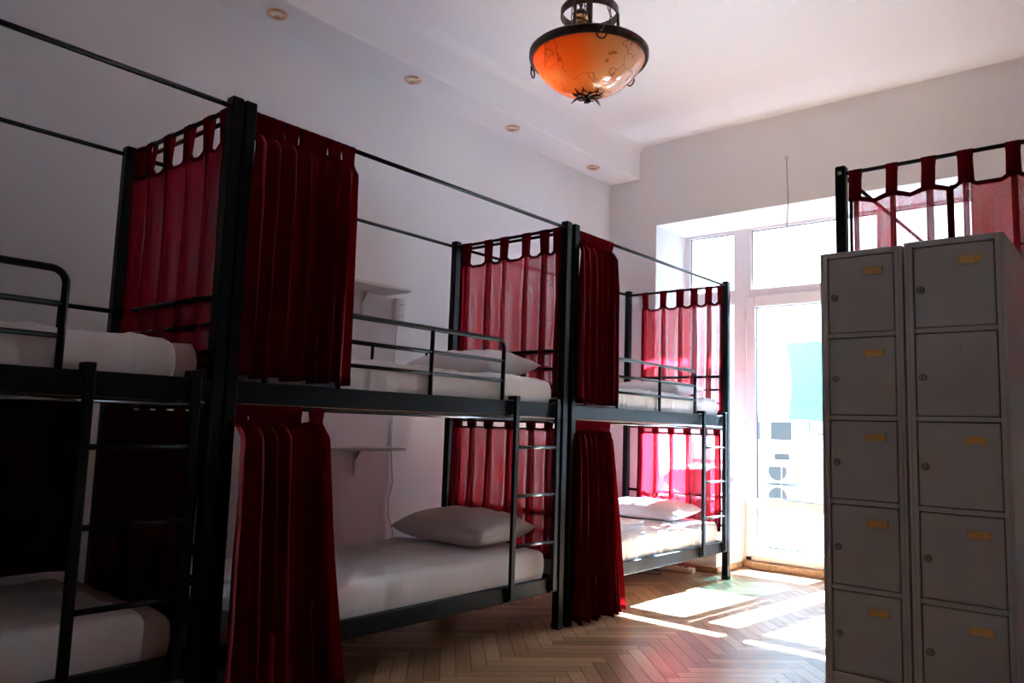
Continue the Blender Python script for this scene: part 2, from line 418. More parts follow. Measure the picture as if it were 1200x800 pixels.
bm = bmesh.new(); box(bm, OPL, DL+.02, WF-.02, YG, SILL, SILL+.02, .006); struct('trim_3', bm, M['upvc'])     # left sill board
bm = bmesh.new(); box(bm, DR-.02, OPR, WF-.02, YG, SILL, SILL+.02, .006); struct('trim_4', bm, M['upvc'])

# thin cable hanging from the wall above the door
bm = bmesh.new()
pts = [(-2.143, WF-.006, 3.17), (-2.138, WF-.012, 3.05), (-2.13, WF-.02, 2.92), (-2.128, WF-.02, 2.80), (-2.135, WF-.03, 2.70), (-2.13, WF-.035, 2.60), (-2.12, WF-.05, 2.57),
       (-2.08, WF-.05, 2.55), (-2.045, WF-.05, 2.52), (-2.035, WF-.05, 2.46), (-2.06, WF-.05, 2.42), (-2.12, WF-.05, 2.40), (-2.17, WF-.05, 2.39)]
tube(bm, pts, .0036, 6)
cb = obj('wall_cable', bm, M['cable'], None, True)
tag(cb, 'thin pale cable dangling in a hook shape above the balcony door', 'cable')
bm = bmesh.new(); box(bm, -2.158, -2.128, WF-.012, WF-.0, 3.165, 3.195, .003); obj('cable_plate', bm, M['plastic'], cb)

# ------------------------------------------------------------------ bunk beds
XF, XR = -2.565, -3.44
def square_post(bm, x, y, z0, z1, s=.023): box(bm, x-s, x+s, y-s, y+s, z0, z1, .004)
def make_bed(W=XF-XR, Ln=2.0, H=2.235, bolts=False):
    """local frame: x=0 front plane, -W rear, y from -Ln/2 (foot) to Ln/2 (head)"""
    root = bpy.data.objects.new('bunk_bed', None); COL.objects.link(root)
    hy = Ln/2
    K = M['black']
    for x in (0, -W):
        for y in (-hy, hy):
            bm = bmesh.new(); square_post(bm, x, y, 0.012, H)
            p = obj('post', bm, K, root)
            bm = bmesh.new(); box(bm, x-.026, x+.026, y-.026, y+.026, 0, .03, .004); obj('foot_cap', bm, M['dark'], p)
            if bolts:
                bm = bmesh.new(); tube(bm, [(x, y-.022, H-.035), (x, y-.029, H-.035)], .009, 12)
                obj('bolt', bm, M['steel'], p)
    zt = H-.035
    for x in (0, -W):
        bm = bmesh.new(); tube(bm, [(x, -hy+.02, zt), (x, hy-.02, zt)], .0095, 10); obj('canopy_rail', bm, K, root)
        bm = bmesh.new(); box(bm, x-.015, x+.015, -hy+.02, hy-.02, 1.122, 1.200, .004); obj('side_rail', bm, K, root)
        bm = bmesh.new(); box(bm, x-.015, x+.015, -hy+.02, hy-.02, .200, .278, .004); obj('side_rail', bm, K, root)
    for y in (-hy, hy):
        bm = bmesh.new(); tube(bm, [(-W+.02, y, zt), (-.02, y, zt)], .0095, 10); obj('canopy_rail', bm, K, root)
        for z in (1.16, .24):
            bm = bmesh.new(); box(bm, -W+.02, -.02, y-.015, y+.015, z-.03, z+.03, .004); obj('end_rail', bm, K, root)
        bm = bmesh.new()
        for z in (1.5, 1.40, 1.30): tube(bm, [(-W+.02, y, z), (-.02, y, z)], .011 if z == 1.5 else .008, 10)
        for x in (-W*.33, -W*.67): tube(bm, [(x, y, 1.19), (x, y, 1.5)], .007, 8)
        obj('end_guard', bm, K, root)
        bm = bmesh.new()
        for z in (.595, .49, .385): tube(bm, [(-W+.02, y, z), (-.02, y, z)], .011 if z > .59 else .008, 10)
        for x in (-W*.33, -W*.67): tube(bm, [(x, y, .27), (x, y, .595)], .007, 8)
        obj('end_guard', bm, K, root)
    # rear guard
    bm = bmesh.new(); tube(bm, [(-W, -hy+.02, 1.505), (-W, hy-.02, 1.505)], .010, 10)
    for y in (-.8, -.22, .36, .78): tube(bm, [(-W, y, 1.19), (-W, y, 1.505)], .009, 8)
    obj('rear_guard', bm, K, root)
    # front guard loop
    bm = bmesh.new()
    ya, yb, zt2, r = -.86, hy-.51, 1.503, .045
    def arc(cy, cz, a0, a1): return [(.002, cy+r*cos(radians(a0+(a1-a0)*k/6)), cz+r*sin(radians(a0+(a1-a0)*k/6))) for k in range(7)]
    tube(bm, [(.002, ya, 1.19)]+arc(ya+r, zt2-r, 180, 90)+arc(yb-r, zt2-r, 90, 0)+[(.002, yb, 1.19)], .0115, 12)
    for z in (1.397, 1.298): tube(bm, [(.002, ya, z), (.002, yb, z)], .0085, 10)
    for y in (hy-1.01, hy-1.525): tube(bm, [(.002, y, 1.19), (.002, y, zt2)], .0105, 10)
    obj('guard_rail', bm, K, root)
    # ladder hooked over the rail
    lad = bpy.data.objects.new('ladder', None); COL.objects.link(lad); lad.parent = root
    yl, yr = hy-.43, hy-.085
    for y in (yl, yr):
        bm = bmesh.new(); box(bm, .022, .042, y-.016, y+.016, .215, 1.225, .003)
        box(bm, -.022, .030, y-.016, y+.016, 1.205, 1.225, .003); box(bm, -.026, -.016, y-.016, y+.016, 1.165, 1.222, .002)
        box(bm, .012, .030, y-.024, y+.01, .205, .275, .004)
        obj('stringer', bm, K, lad)
    for z in (.47, .72, .965):
        bm = bmesh.new(); tube(bm, [(.032, yl, z), (.032, yr, z)], .0095, 10); obj('rung', bm, M['rung'], lad)
    # curtain rod below the rail
    bm = bmesh.new(); tube(bm, [(.008, -hy+.02, 1.107), (.008, hy-.02, 1.107)], .0075, 10); obj('curtain_rod', bm, M['rung'], root)
    for y in (hy,):
        bm = bmesh.new(); tube(bm, [(-W+.02, y-.02, 1.10), (-.02, y-.02, 1.10)], .007, 8); obj('curtain_rod', bm, K, root)
    # slatted bases
    for z in (1.155, .232):
        bm = bmesh.new()
        for k in range(17):
            y = -hy+.1+k*(Ln-.2)/16
            box(bm, -W+.015, -.015, y-.03, y+.03, z-.008, z+.008)
        box(bm, -W/2-.02, -W/2+.02, -hy+.02, hy-.02, z-.03, z-.008)
        obj('slat_base', bm, M['slat'], root)
    return root
Y1, Y2, Y3 = .400, 2.4538, 4.5315
bed1 = make_bed(); bed1.location = (XF, Y1, 0)
tag(bed1, 'black metal canopy bunk bed farthest from the balcony door', 'bunk bed', 'black bunk beds in a row along the left wall')
bed2 = copy_tree(bed1); bed2.location = (XF, Y2, 0)
tag(bed2, 'black metal canopy bunk bed in the middle of the row of three', 'bunk bed')
bed3 = copy_tree(bed1); bed3.location = (XF, Y3, 0)
tag(bed3, 'black metal canopy bunk bed nearest the balcony door', 'bunk bed')
# the first bed's rungs get little light: their shade is put in as black
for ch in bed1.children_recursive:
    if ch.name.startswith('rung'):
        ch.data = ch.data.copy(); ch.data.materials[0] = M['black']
# the bed behind the lockers
RB0, RBX0, RBX1, RH = 3.68, -1.13, -.13, 2.335
bed4 = make_bed(W=RBX1-RBX0, Ln=1.94, H=RH, bolts=True); bed4.location = (RBX1, RB0+.97, 0)
tag(bed4, 'black metal canopy bunk bed standing behind the grey lockers', 'bunk bed')

# ------------------------------------------------------------------ mattresses, pillows
def mattress(cx, cy, z0, label, w=.80, ln=1.93, h=.165, seed=0, hem=0., group='mattresses on the bunks'):
    root = empty('mattress', (cx, cy, z0), label, 'mattress', group)
    def body(x0, x1, y0, y1, zb, zt, r, ripple, nx=46, ny=150, nz=12):
        """rounded block, sides rippled like a fitted sheet"""
        bm = bmesh.new()
        env_top = lambda a, b: max(0, min(1, noise.noise(Vector((a*2+seed, b*1.5, 1.)))*2+.4))
        V = {}
        def P(i, j, k):
            key = (i, j, k)
            if key in V: return V[key]
            u, v, w_ = i/nx, j/ny, k/nz
            x, y, z = x0+(x1-x0)*u, y0+(y1-y0)*v, zb+(zt-zb)*w_
            # round the vertical and the upper edges
            px, py, pz = x, y, z
            qx = min(max(px, x0+r), x1-r); qy = min(max(py, y0+r), y1-r); qz = min(max(pz, zb+r*.5), zt-r)
            d = Vector((px-qx, py-qy, pz-qz))
            if d.length > 1e-9:
                m = max(abs(d.x), abs(d.y), abs(d.z))
                # map cube corner region to sphere-ish
                rx = r if qz != pz or True else r
                d = d.normalized()*m
            px, py, pz = qx+d.x, qy+d.y, qz+d.z
            side = (i in (0, nx)) or (j in (0, ny))
            n1 = noise.noise(Vector((px*5+seed, py*5, pz*2)))
            n2 = noise.noise(Vector((px*22+seed, py*26, pz*3+seed)))
            if side:
                dx = -1 if i == 0 else (1 if i == nx else 0); dy = -1 if j == 0 else (1 if j == ny else 0)
                n3 = noise.noise(Vector((py*34+seed*3, px*34, pz*4))) if abs(dy) == 0 or abs(dx) == 0 else 0
                env = max(0, noise.noise(Vector((px*2.1+seed*5, py*1.7+seed, 4.)))+.35)
                bul = sin(pi*min(1, max(0, w_)))*.012 + ripple*1.1*n1 + ripple*2.6*n3*env*(1-w_)**.6
                px += dx*bul; py += dy*bul
                px += dy*0
            if k == nz or w_ > .8:
                rd = abs(noise.noise(Vector((px*3.2+seed, py*4.5+px*3, 7.)))); rd2 = abs(noise.noise(Vector((px*7+py*3, py*6+seed, 2.))))
                pz += .010*n1 + .012*max(0, .22-rd)/.22*(.4+.6*env_top(px, py)) + .005*max(0, .2-rd2)/.2 - .004
            V[key] = bm.verts.new((px-cx, py-cy, pz-z0)); return V[key]
        for i in range(nx):
            for j in range(ny):
                bm.faces.new((P(i, j, nz), P(i+1, j, nz), P(i+1, j+1, nz), P(i, j+1, nz)))
                bm.faces.new((P(i, j, 0), P(i, j+1, 0), P(i+1, j+1, 0), P(i+1, j, 0)))
        for k in range(nz):
            for j in range(ny):
                bm.faces.new((P(0, j, k), P(0, j, k+1), P(0, j+1, k+1), P(0, j+1, k)))
                bm.faces.new((P(nx, j, k), P(nx, j+1, k), P(nx, j+1, k+1), P(nx, j, k+1)))
            for i in range(nx):
                bm.faces.new((P(i, 0, k), P(i+1, 0, k), P(i+1, 0, k+1), P(i, 0, k+1)))
                bm.faces.new((P(i, ny, k), P(i, ny, k+1), P(i+1, ny, k+1), P(i+1, ny, k)))
        return bm
    x0, x1, y0, y1 = cx-w/2, cx+w/2, cy-ln/2, cy+ln/2
    if hem:
        obj('mattress_core', body(x0+.006, x1-.008, y0+.01, y1, z0, z0+h-.008, .03, .001, 8, 20, 5), M['mattress'], root, True)
    else:
        obj('mattress_core', body(x0+.02, x1-.02, y0+.02, y1-.02, z0+.002, z0+h-.02, .03, .0, 4, 8, 3), M['mattress'], root, True)
    obj('fitted_sheet', body(x0, x1, y0, y1-hem, z0-.002, z0+h, .035, .006 if z0 > 1 else .011), M['sheet'], root, True)
    return root
MX = (XF+XR)/2+.012
zu, zl = 1.166, .243
def mat_at(Y, z, label, **k): return mattress(MX, Y, z, label, w=.80, **k)
mat_at(Y1-.025, zu, 'white-sheeted mattress on the upper bunk farthest from the window', hem=.085, seed=1)
mat_at(Y1-.045, zl, 'white-sheeted mattress on the lower bunk farthest from the window', hem=.075, seed=2, h=.18)
mat_at(Y2-.04, zu, 'white-sheeted mattress on the upper bunk of the middle bed', seed=3)
mat_at(Y2-.06, zl, 'white-sheeted mattress on the lower bunk of the middle bed', seed=4, h=.18)
mat_at(Y3-.05, zu, 'white-sheeted mattress on the upper bunk nearest the balcony door', seed=5)
mat_at(Y3-.05, zl, 'sunlit white-sheeted mattress on the lower bunk nearest the balcony door', seed=6, h=.18)

def pillow(cx, cy, z, label, L=.68, W=.44, H=.15, rot=0., seed=0, tilt=0.):
    bm = bmesh.new(); nu, nv = 36, 26
    def hgt(u, v):
        a = max(0, 1-abs(u)**3.4); b = max(0, 1-abs(v)**2.6)
        return (a*b)**.46
    for s in (1, -1):
        g = {}
        for i in range(nu+1):
            for j in range(nv+1):
                u, v = -1+2*i/nu, -1+2*j/nv
                # pinched corners: edges bow inward between the corners
                ex = 1-.07*(1-abs(v)**2)*(abs(u)**3)*-0 - .05*(1-v*v)*0
                x = u*L/2*(1-.06*(1-(abs(v)**2)))
                y = v*W/2*(1-.08*(1-(abs(u)**2)))
                h = hgt(u, v)
                wr = noise.noise(Vector((x*9+seed, y*9, s)))*.014 + noise.noise(Vector((x*22+seed, y*34, s*3)))*.006
                zz = H/2 + s*(h*H/2*(1 if s > 0 else .86)) + wr*min(1, h*1.6)*(1 if s > 0 else .3)
                g[i, j] = bm.verts.new((x, y, zz))
        for i in range(nu):
            for j in range(nv):
                q = (g[i, j], g[i+1, j], g[i+1, j+1], g[i, j+1])
                bm.faces.new(q if s > 0 else q[::-1])
    bmesh.ops.remove_doubles(bm, verts=bm.verts[:], dist=.0012)
    o = obj('pillow', bm, M['pillow'], None, True)
    o.location = (cx, cy, z); o.rotation_euler = (tilt, 0, rot)
    sb = bmesh.new()                              # piped seam
    pts = []
    for k in range(64):
        a = 2*pi*k/64; c, s_ = cos(a), sin(a)
        m = max(abs(c), abs(s_)); u, v = c/m, s_/m
        pts.append((u*L/2*(1-.06*(1-v*v)), v*W/2*(1-.08*(1-u*u)), H/2))
    tube(sb, pts, .0022, 6, closed=True)
    obj('seam', sb, M['pillow'], o, True)
    return tag(o, label, 'pillow', 'white pillows on the bunks')
pillow(-3.03, 3.185, zl+.168, 'plump cream pillow on the lower bunk of the middle bed', H=.195, W=.46, rot=.02, seed=3, tilt=.06)
pillow(-3.00, 3.17, zu+.150, 'white pillow on the upper bunk of the middle bed', H=.17, W=.42, rot=-.03, seed=7, tilt=.04)
pillow(-3.03, 5.20, zl+.168, 'sunlit white pillow on the lower bunk nearest the balcony door', H=.15, seed=11, rot=.03, tilt=.05)
pillow(-3.00, 5.17, zu+.150, 'white pillow on the upper bunk nearest the balcony door', H=.13, seed=15, rot=.0, tilt=.04)
bundle = pillow(-2.99, 5.93, SILL+.022, 'rounded white bundle of bedding on the window sill behind the far bed', L=.50, W=.34, H=.26, seed=31)
bundle.name = 'bedding_bundle'; bundle['category'] = 'bedding'; del bundle['group']
# folded sheet on the far lower bunk
bm = bmesh.new()
for k, (w_, h_) in enumerate(((.36, .018), (.345, .017), (.35, .016))):
    box(bm, -w_/2, w_/2, -.30+.01*k, .30-.012*k, .018*k, .018*k+h_, .007, seg=2)
bmesh.ops.subdivide_edges(bm, edges=bm.edges[:], cuts=3, use_grid_fill=True)
for v in bm.verts: v.co.z += .004*noise.noise(Vector((v.co.x*9, v.co.y*9, 1.)))
fs = obj('folded_sheet', bm, M['sheet'], None, True); fs.location = (-2.88, 4.33, zl+.181); fs.rotation_euler = (0, 0, .05)
tag(fs, 'folded white sheet lying in the middle of the far lower bunk', 'folded sheet')

# ------------------------------------------------------------------ curtains
def curtain(origin, d, U, zrail, zbot, label, tabs=None, mode='flat', folds=8, amp=.03, drop=.105, flare=0., seed=0,
            group='wine red bed curtains', pleat=.03, rail_r=.0095, mat=None, tabw=.05, scallop=.03, shift=0., flip=1, outw=0.):
    """origin: a point of the rail (x, y); d: unit vector along the rail; U: width hung along the rail"""
    d = Vector((d[0], d[1], 0)); nrm = Vector((-d.y, d.x, 0))*flip; O = Vector((origin[0], origin[1], 0))
    root = empty('bed_curtain', O, label, 'curtain', group)
    rnd = random.Random(seed)
    if tabs is None: tabs = [tabw/2+.002+(U-tabw-.004)*k/5 for k in range(6)]
    ztop = zrail-drop
    def pt(u, n, z): return d*u + nrm*n + Vector((0, 0, z))
    nv = 34
    bm = bmesh.new()
    if mode == 'flat':
        s = [(0., 0., 0)]
        prev = 0.
        for k, t in enumerate(tabs):
            e = pleat*rnd.uniform(.7, 1.3)
            if t-e/2 > prev+.02:
                for q in (.1, .2, .3, .4, .5, .6, .7, .8, .9):
                    s.append((prev+(t-e/2-prev)*q, 0., 1))
            if 0 < k < len(tabs)-1 or True:
                a = min(max(t, .02), U-.02)
                s += [(a-e*.5, .003, 2), (a+e*.5, .008, 2), (a+e*.48, .012, 2), (a-e*.42, .010, 2), (a-e*.46, .000, 2), (a+e*.5, -.006, 2)]
            prev = t+e/2
        s.append((U, 0., 0))
        n = len(s)
        grid = []
        for j in range(nv+1):
            v = j/nv; row = []
            for i, (u, nn, kind) in enumerate(s):
                dz = 0
                # scallop between tabs at the top
                near = min(abs(u-t) for t in tabs)
                gapw = .5*min([abs(a-b) for a in tabs for b in tabs if a != b] or [.1])
                sc = scallop*min(1, near/gapw)**1.3*exp(-v*9)
                wob = .010*noise.noise(Vector((u*4+seed, v*2.0, 0)))*v*2
                uu = u + .003*v*noise.noise(Vector((u*9+seed, v*1.6, 3)))
                wav = .008*sin(u*2*pi/(U/5.3)+seed)*min(1, v*3)
                row.append(bm.verts.new(pt(uu, nn*(1+v*1.2)+wob+wav, ztop+(zbot-ztop)*v-sc)))
            grid.append(row)
    else:
        n = folds*10+1
        grid = []
        ph = [rnd.uniform(-1.4, 1.4) for _ in range(folds+2)]; am = [rnd.uniform(.55, 1.35) for _ in range(folds+2)]
        for j in range(nv+1):
            v = j/nv; row = []
            Uv = U*(1+flare*v**1.6)
            for i in range(n):
                q = i/(n-1); k = q*folds; ki = int(min(k, folds-1)); fr = k-ki
                a = am[ki]*(1-fr)+am[ki+1]*fr
                pp = ph[ki]*(1-fr)+ph[ki+1]*fr
                w_ = 2*pi*k + pp*(.6+.8*v)
                A = amp*a*(.55+.45*min(1, v*4))*(1+.25*v)
                nn = A*sin(w_) + .25*A*sin(2.1*w_+1+2*v)
                uu = q*Uv + .35*A*sin(2*w_+.7)*.6 + shift*v
                wob = .004*noise.noise(Vector((q*9+seed, v*5, 2)))
                zz = ztop+(zbot-ztop)*v + (.006*sin(w_*.5+seed) if j == nv else 0) - (.012*abs(sin(w_*.5)) if j == 0 else 0)
                row.append(bm.verts.new(pt(uu, nn+wob+outw*min(1, v*16), zz)))
            grid.append(row)
        s = None
    for j in range(nv):
        for i in range(n-1):
            bm.faces.new((grid[j][i], grid[j][i+1], grid[j+1][i+1], grid[j+1][i]))
    top = [v.co.copy() for v in grid[0]]; top2 = [grid[0][i].co.lerp(grid[1][i].co, .95 if zrail-zbot > .85 else .6) if mode == 'flat' else grid[0][i].co.lerp(grid[1][i].co, .9) for i in range(n)]
    left = [grid[j][0].co.copy() for j in range(nv+1)]; right = [grid[j][n-1].co.copy() for j in range(nv+1)]
    bot = [v.co.copy() for v in grid[nv]]; bot2 = [v.co.copy() for v in grid[nv-1]]
    m = mat or (M['sheer'] if mode == 'flat' else M['gather'])
    pn = obj('curtain_panel', bm, m, root, True)
    # hem bands (a doubled strip) along the top and both sides
    def strip(A, B):
        hb = bmesh.new(); e = nrm*.0025; out = None
        rows = [[hb.verts.new(p) for p in r] for r in ([b+e for b in B], [a+e for a in A], [a-e for a in A], [b-e for b in B])]
        for ra, rb in zip(rows, rows[1:]):
            for k in range(len(A)-1): hb.faces.new((ra[k], ra[k+1], rb[k+1], rb[k]))
        obj('hem', hb, M['tab'], pn, True)
    strip(top, top2); strip(bot, bot2)
    if mode == 'flat':
        strip(left, [p+d*.014 for p in left]); strip(right, [p-d*.014 for p in right])
    # tabs looped over the rail
    zr = zrail
    for t in tabs:
        tb = bmesh.new()
        tw = tabw*rnd.uniform(.9, 1.12)
        r0 = rail_r+.003
        lean = rnd.uniform(-.006, .006)
        prof = [(.004, ztop-.022), (.006, ztop+.01), (r0*.9, zr-.03), (r0, zr)]
        prof += [(r0*cos(radians(a)), zr+r0*sin(radians(a))) for a in (30, 60, 90, 120, 150, 180)]
        prof += [(-r0*.9, zr-.03), (-.006, ztop+.01), (-.004, ztop-.022)]
        rows = []
        # if gathered the tab follows the cloth (bunched)
        for nn, z in prof:
            f = (z-ztop)/max(.02, zr-ztop); f = min(1, max(0, f))
            w_ = tw*(1.12-.16*sin(pi*min(1, f)))
            rows.append([tb.verts.new(pt(t+lean*(1-f)+w_*(a-.5), nn+.0015*sin(a*9), z)) for a in (0, .25, .5, .75, 1)])
        for A, B in zip(rows, rows[1:]):
            for k in range(4): tb.faces.new((A[k], A[k+1], B[k+1], B[k]))
        obj('tab', tb, M['tab'], pn, True)
    return root

hx = XR+.045           # start of head-end curtains (left end)
def head_tabs(fr): return [f for f in fr]
Wd = .80
y_h = [Y1+1.0, Y2+1.0, Y3+1.0]
ZR = 2.20
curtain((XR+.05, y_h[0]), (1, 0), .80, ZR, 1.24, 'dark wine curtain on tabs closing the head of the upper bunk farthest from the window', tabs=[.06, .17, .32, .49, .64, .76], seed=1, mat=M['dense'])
curtain((XR+.05, y_h[1]), (1, 0), .79, ZR, 1.24, 'flat wine red see-through curtain on tabs at the head of the middle upper bunk',
        tabs=[.055, .235, .37, .545, .675, .765] if False else [.05, .23, .36, .53, .665, .765], seed=2)
curtain((XR+.13, y_h[2]), (1, 0), .72, ZR, 1.22, 'pinkish red see-through curtain on tabs at the head of the upper bunk by the window',
        tabs=[.03, .20, .35, .475, .60, .70], seed=3, mat=None)
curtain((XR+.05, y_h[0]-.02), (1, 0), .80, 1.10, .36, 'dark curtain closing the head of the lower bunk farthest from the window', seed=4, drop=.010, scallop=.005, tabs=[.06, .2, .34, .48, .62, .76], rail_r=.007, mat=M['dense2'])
curtain((XR+.05, y_h[1]-.02), (1, 0), .79, 1.10, .36, 'dark wine curtain at the head of the lower bunk of the middle bed', seed=5, drop=.03, scallop=.005, tabs=[.04, .16, .30, .46, .62, .75], rail_r=.007)
curtain((XR+.12, y_h[2]-.02), (1, 0), .72, 1.10, .34, 'bright pinkish red curtain at the head of the lower bunk by the window', seed=6, drop=.03, scallop=.005, tabs=[.03, .16, .30, .44, .58, .69], rail_r=.007)
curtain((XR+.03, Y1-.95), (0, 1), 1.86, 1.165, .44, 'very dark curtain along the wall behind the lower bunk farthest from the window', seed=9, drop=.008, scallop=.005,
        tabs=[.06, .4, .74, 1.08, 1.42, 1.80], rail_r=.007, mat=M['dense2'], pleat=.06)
# gathered curtains on the front rails (drawn to the foot end)
curtain((XF, Y2-1+.020), (0, 1), .468, ZR, 1.215, 'gathered dark red curtain hanging at the foot of the middle upper bunk', mode='gather', folds=7, amp=.040, outw=.045,
        tabs=[.03, .10, .17, .24, .30, .37, .44], seed=21, drop=.058, tabw=.056, flip=-1)
curtain((XF+.008, Y2-1+.002), (0, 1), .395, 1.107, .06, 'gathered dark red curtain hanging at the foot of the middle lower bunk', mode='gather', folds=6, amp=.034, outw=.060,
        tabs=[.05, .11, .16, .21, .27, .372], seed=22, drop=.045, rail_r=.0075, flare=.26, tabw=.05, flip=-1)
curtain((XF, Y3-1+.022), (0, 1), .39, ZR, 1.215, 'gathered bright red curtain hanging from the canopy of the far upper bunk', mode='gather', folds=7, amp=.036, outw=.035,
        tabs=[.03, .09, .15, .20, .25, .30, .345], seed=23, drop=.052, tabw=.052, flip=-1)
curtain((XF+.008, Y3-1+.026), (0, 1), .35, 1.107, .015, 'gathered red curtain reaching the floor at the foot of the far lower bunk', mode='gather', folds=7, amp=.040, outw=.02,
        tabs=[.03, .09, .15, .21, .27, .33], seed=24, drop=.045, rail_r=.0075, flare=.38, tabw=.05, flip=-1)
# behind the lockers
curtain((RBX0+.035, RB0), (1, 0), .415, RH-.035, 1.30, 'thin pinkish curtain on tabs above the lockers, beside the dark bed post', tabs=[.028, .185, .335], seed=31, scallop=.025, drop=.115, tabw=.048)
curtain((RBX0+.45, RB0), (1, 0), .52, RH-.035, 1.30, 'dark wine curtain on tabs above the locker with the missing label', tabs=[.06, .235, .42, .50], seed=32, scallop=.03, drop=.105, tabw=.055)

# ------------------------------------------------------------------ lockers
def make_locker(w, h=1.80, dp=.5, n=5):
    """local: x from 0 to w, front face at y=0, depth towards +y"""
    root = bpy.data.objects.new('locker', None); COL.objects.link(root)
    L = M['locker']
    fl, fr = .028, .028
    pitch = .3215; ztop = h-.022; dh = .304
    bm = bmesh.new()
    box(bm, 0, .012, .0, dp, .03, h, .002); box(bm, w-.012, w, .0, dp, .03, h, .002)
    box(bm, .012, w-.012, dp-.01, dp, .03, h); box(bm, .012, w-.012, .006, dp-.01, h-.012, h, .0)
    box(bm, .012, fl, 0, .016, .03, h, .0015); box(bm, w-fr, w-.012, 0, .016, .03, h, .0015)
    box(bm, fl, w-fr, 0, .016, ztop, h, .0015)
    for k in range(n):
        zb = ztop-k*pitch-dh
        lo = zb-(pitch-dh) if k < n-1 else .03
        box(bm, fl, w-fr, 0, .016, lo, zb, .0015)
        box(bm, .012, w-.012, .016, dp-.01, zb-.008, zb-.002)
    obj('locker_body', bm, L, root)
    bm = bmesh.new()
    for x in (.02, w-.02):
        for y in (.03, dp-.03): box(bm, x-.015, x+.015, y-.015, y+.015, 0, .031, .002)
    obj('foot', bm, M['dark'], root)
    for k in range(n):
        z1 = ztop-k*pitch-.0042; z0 = ztop-k*pitch-dh+.0036; x0, x1 = fl+.0042, w-fr-.0042
        bm = bmesh.new()
        box(bm, x0, x1, .002, .018, z0, z1, .0025, seg=2)
        dr = obj('door', bm, L, root)
        if True:
            tag(dr)
        lx, lz = x0+.022, (z0+z1)/2-.01
        bm = bmesh.new()
        # lock: ring with a recessed barrel
        for (r0, ya, yb) in ((.0135, .002, -.004), (.0095, -.003, -.008)):
            tube(bm, [(lx, ya, lz), (lx, yb, lz)], r0, 18)
        obj('lock', bm, M['steel'], dr, 'auto')
        bm = bmesh.new(); box(bm, lx-.0014, lx+.0014, -.0090, -.0078, lz-.004, lz+.004); 
        tube(bm, [(lx, -.0045, lz), (lx, -.0041, lz)], .0118, 18); obj('keyhole', bm, M['locker_dark'], dr)
        cx, cz = x1-.074, z1-.060
        bm = bmesh.new(); ww, hh = .038, .0165
        frame = (cx-ww, cx+ww, cz-hh, cz+hh)
        frame_rect(bm, frame[0], frame[1], frame[2], frame[3], (.003, .003, .003, .003), -.004, .002, 0)
        obj('label_holder', bm, L, dr)
        if not (w > .318 and k == 1):
            bm = bmesh.new(); box(bm, cx-ww+.003, cx+ww-.003, -.0005, .002, cz-hh+.003, cz+hh-.003)
            lb = obj('name_label', bm, M['brasslabel'], dr); lb['label'] = 'small orange label'
    # dark sheet behind the doors, painting shade into the gaps
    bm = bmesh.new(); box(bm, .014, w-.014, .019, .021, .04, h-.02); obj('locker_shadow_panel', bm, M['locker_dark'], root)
    return root
lk1 = make_locker(.303); lk1.location = (-1.050, 3.135, 0); lk1.rotation_euler = (0, 0, .0)
tag(lk1, 'tall grey metal locker column nearer the balcony door, five doors all with orange labels', 'locker', 'grey metal lockers')
lk2 = make_locker(.3205); lk2.location = (-.7335, 3.108, 0)
tag(lk2, 'tall grey metal locker column with its second door without an orange label', 'locker', 'grey metal lockers')

# ------------------------------------------------------------------ shelves, socket, cables on the left wall
def shelf(y0, y1, z, dpt, label, bys):
    root = empty('wall_shelf', (WL, (y0+y1)/2, z), label, 'shelf', 'white wall shelves beside the middle bed')
    cy = (y0+y1)/2
    bm = bmesh.new(); box(bm, 0.001, dpt, y0-cy, y1-cy, 0, .018, .002); obj('board', bm, M['shelf'], root)
    for by in bys:
        bm = bmesh.new(); b = by-cy
        vs = [bm.verts.new(p) for p in ((.001, b-.016, 0), (.001, b+.016, 0), (.001, b+.006, -.16), (.001, b-.006, -.16),
                                   (.012, b-.013, 0), (.012, b+.013, 0), (.005, b+.005, -.16), (.005, b-.005, -.16))]
        for q in ((0, 1, 2, 3), (4, 7, 6, 5), (0, 4, 5, 1), (1, 5, 6, 2), (2, 6, 7, 3), (3, 7, 4, 0)): bm.faces.new([vs[i] for i in q])
        box(bm, .006, dpt*.8, b-.012, b+.012, -.005, 0)
        vs = [bm.verts.new(p) for p in ((.008, b-.001, -.004), (.06, b-.001, -.004), (.008, b-.001, -.07), (.008, b+.001, -.004), (.06, b+.001, -.004), (.008, b+.001, -.07))]
        for q in ((0, 1, 2), (3, 5, 4), (0, 3, 4, 1), (1, 4, 5, 2), (2, 5, 3, 0)): bm.faces.new([vs[i] for i in q])
        for zz in (-.03, -.13): tube(bm, [(.005, b, zz), (.009, b, zz)], .005, 8)
        obj('bracket', bm, M['plastic'], root)
    return root
shelf(2.32, 3.14, 1.862, .24, 'short white wall shelf above the middle upper bunk', (2.44, 2.955))
shelf(2.30, 3.16, .905, .24, 'short white wall shelf inside the middle lower bunk', (2.42, 2.965))
sk = empty('wall_socket', (WL, 3.24, 1.782), 'white double wall socket right of the upper shelf', 'socket')
bm = bmesh.new(); box(bm, .001, .038, -.041, .041, -.075, .075, .008, seg=2); obj('socket_body', bm, M['plastic'], sk, 'auto')
for zz in (.036, -.036):
    bm = bmesh.new(); tube(bm, [(.036, 0, zz), (.040, 0, zz)], .029, 24, caps=True); r = obj('socket_face', bm, M['plastic'], sk, 'auto')
    bm = bmesh.new()
    for a in (-1, 1): tube(bm, [(.0395, a*.0095, zz), (.041, a*.0095, zz)], .004, 8)
    obj('pin_hole', bm, M['slot'], r)
bm = bmesh.new()
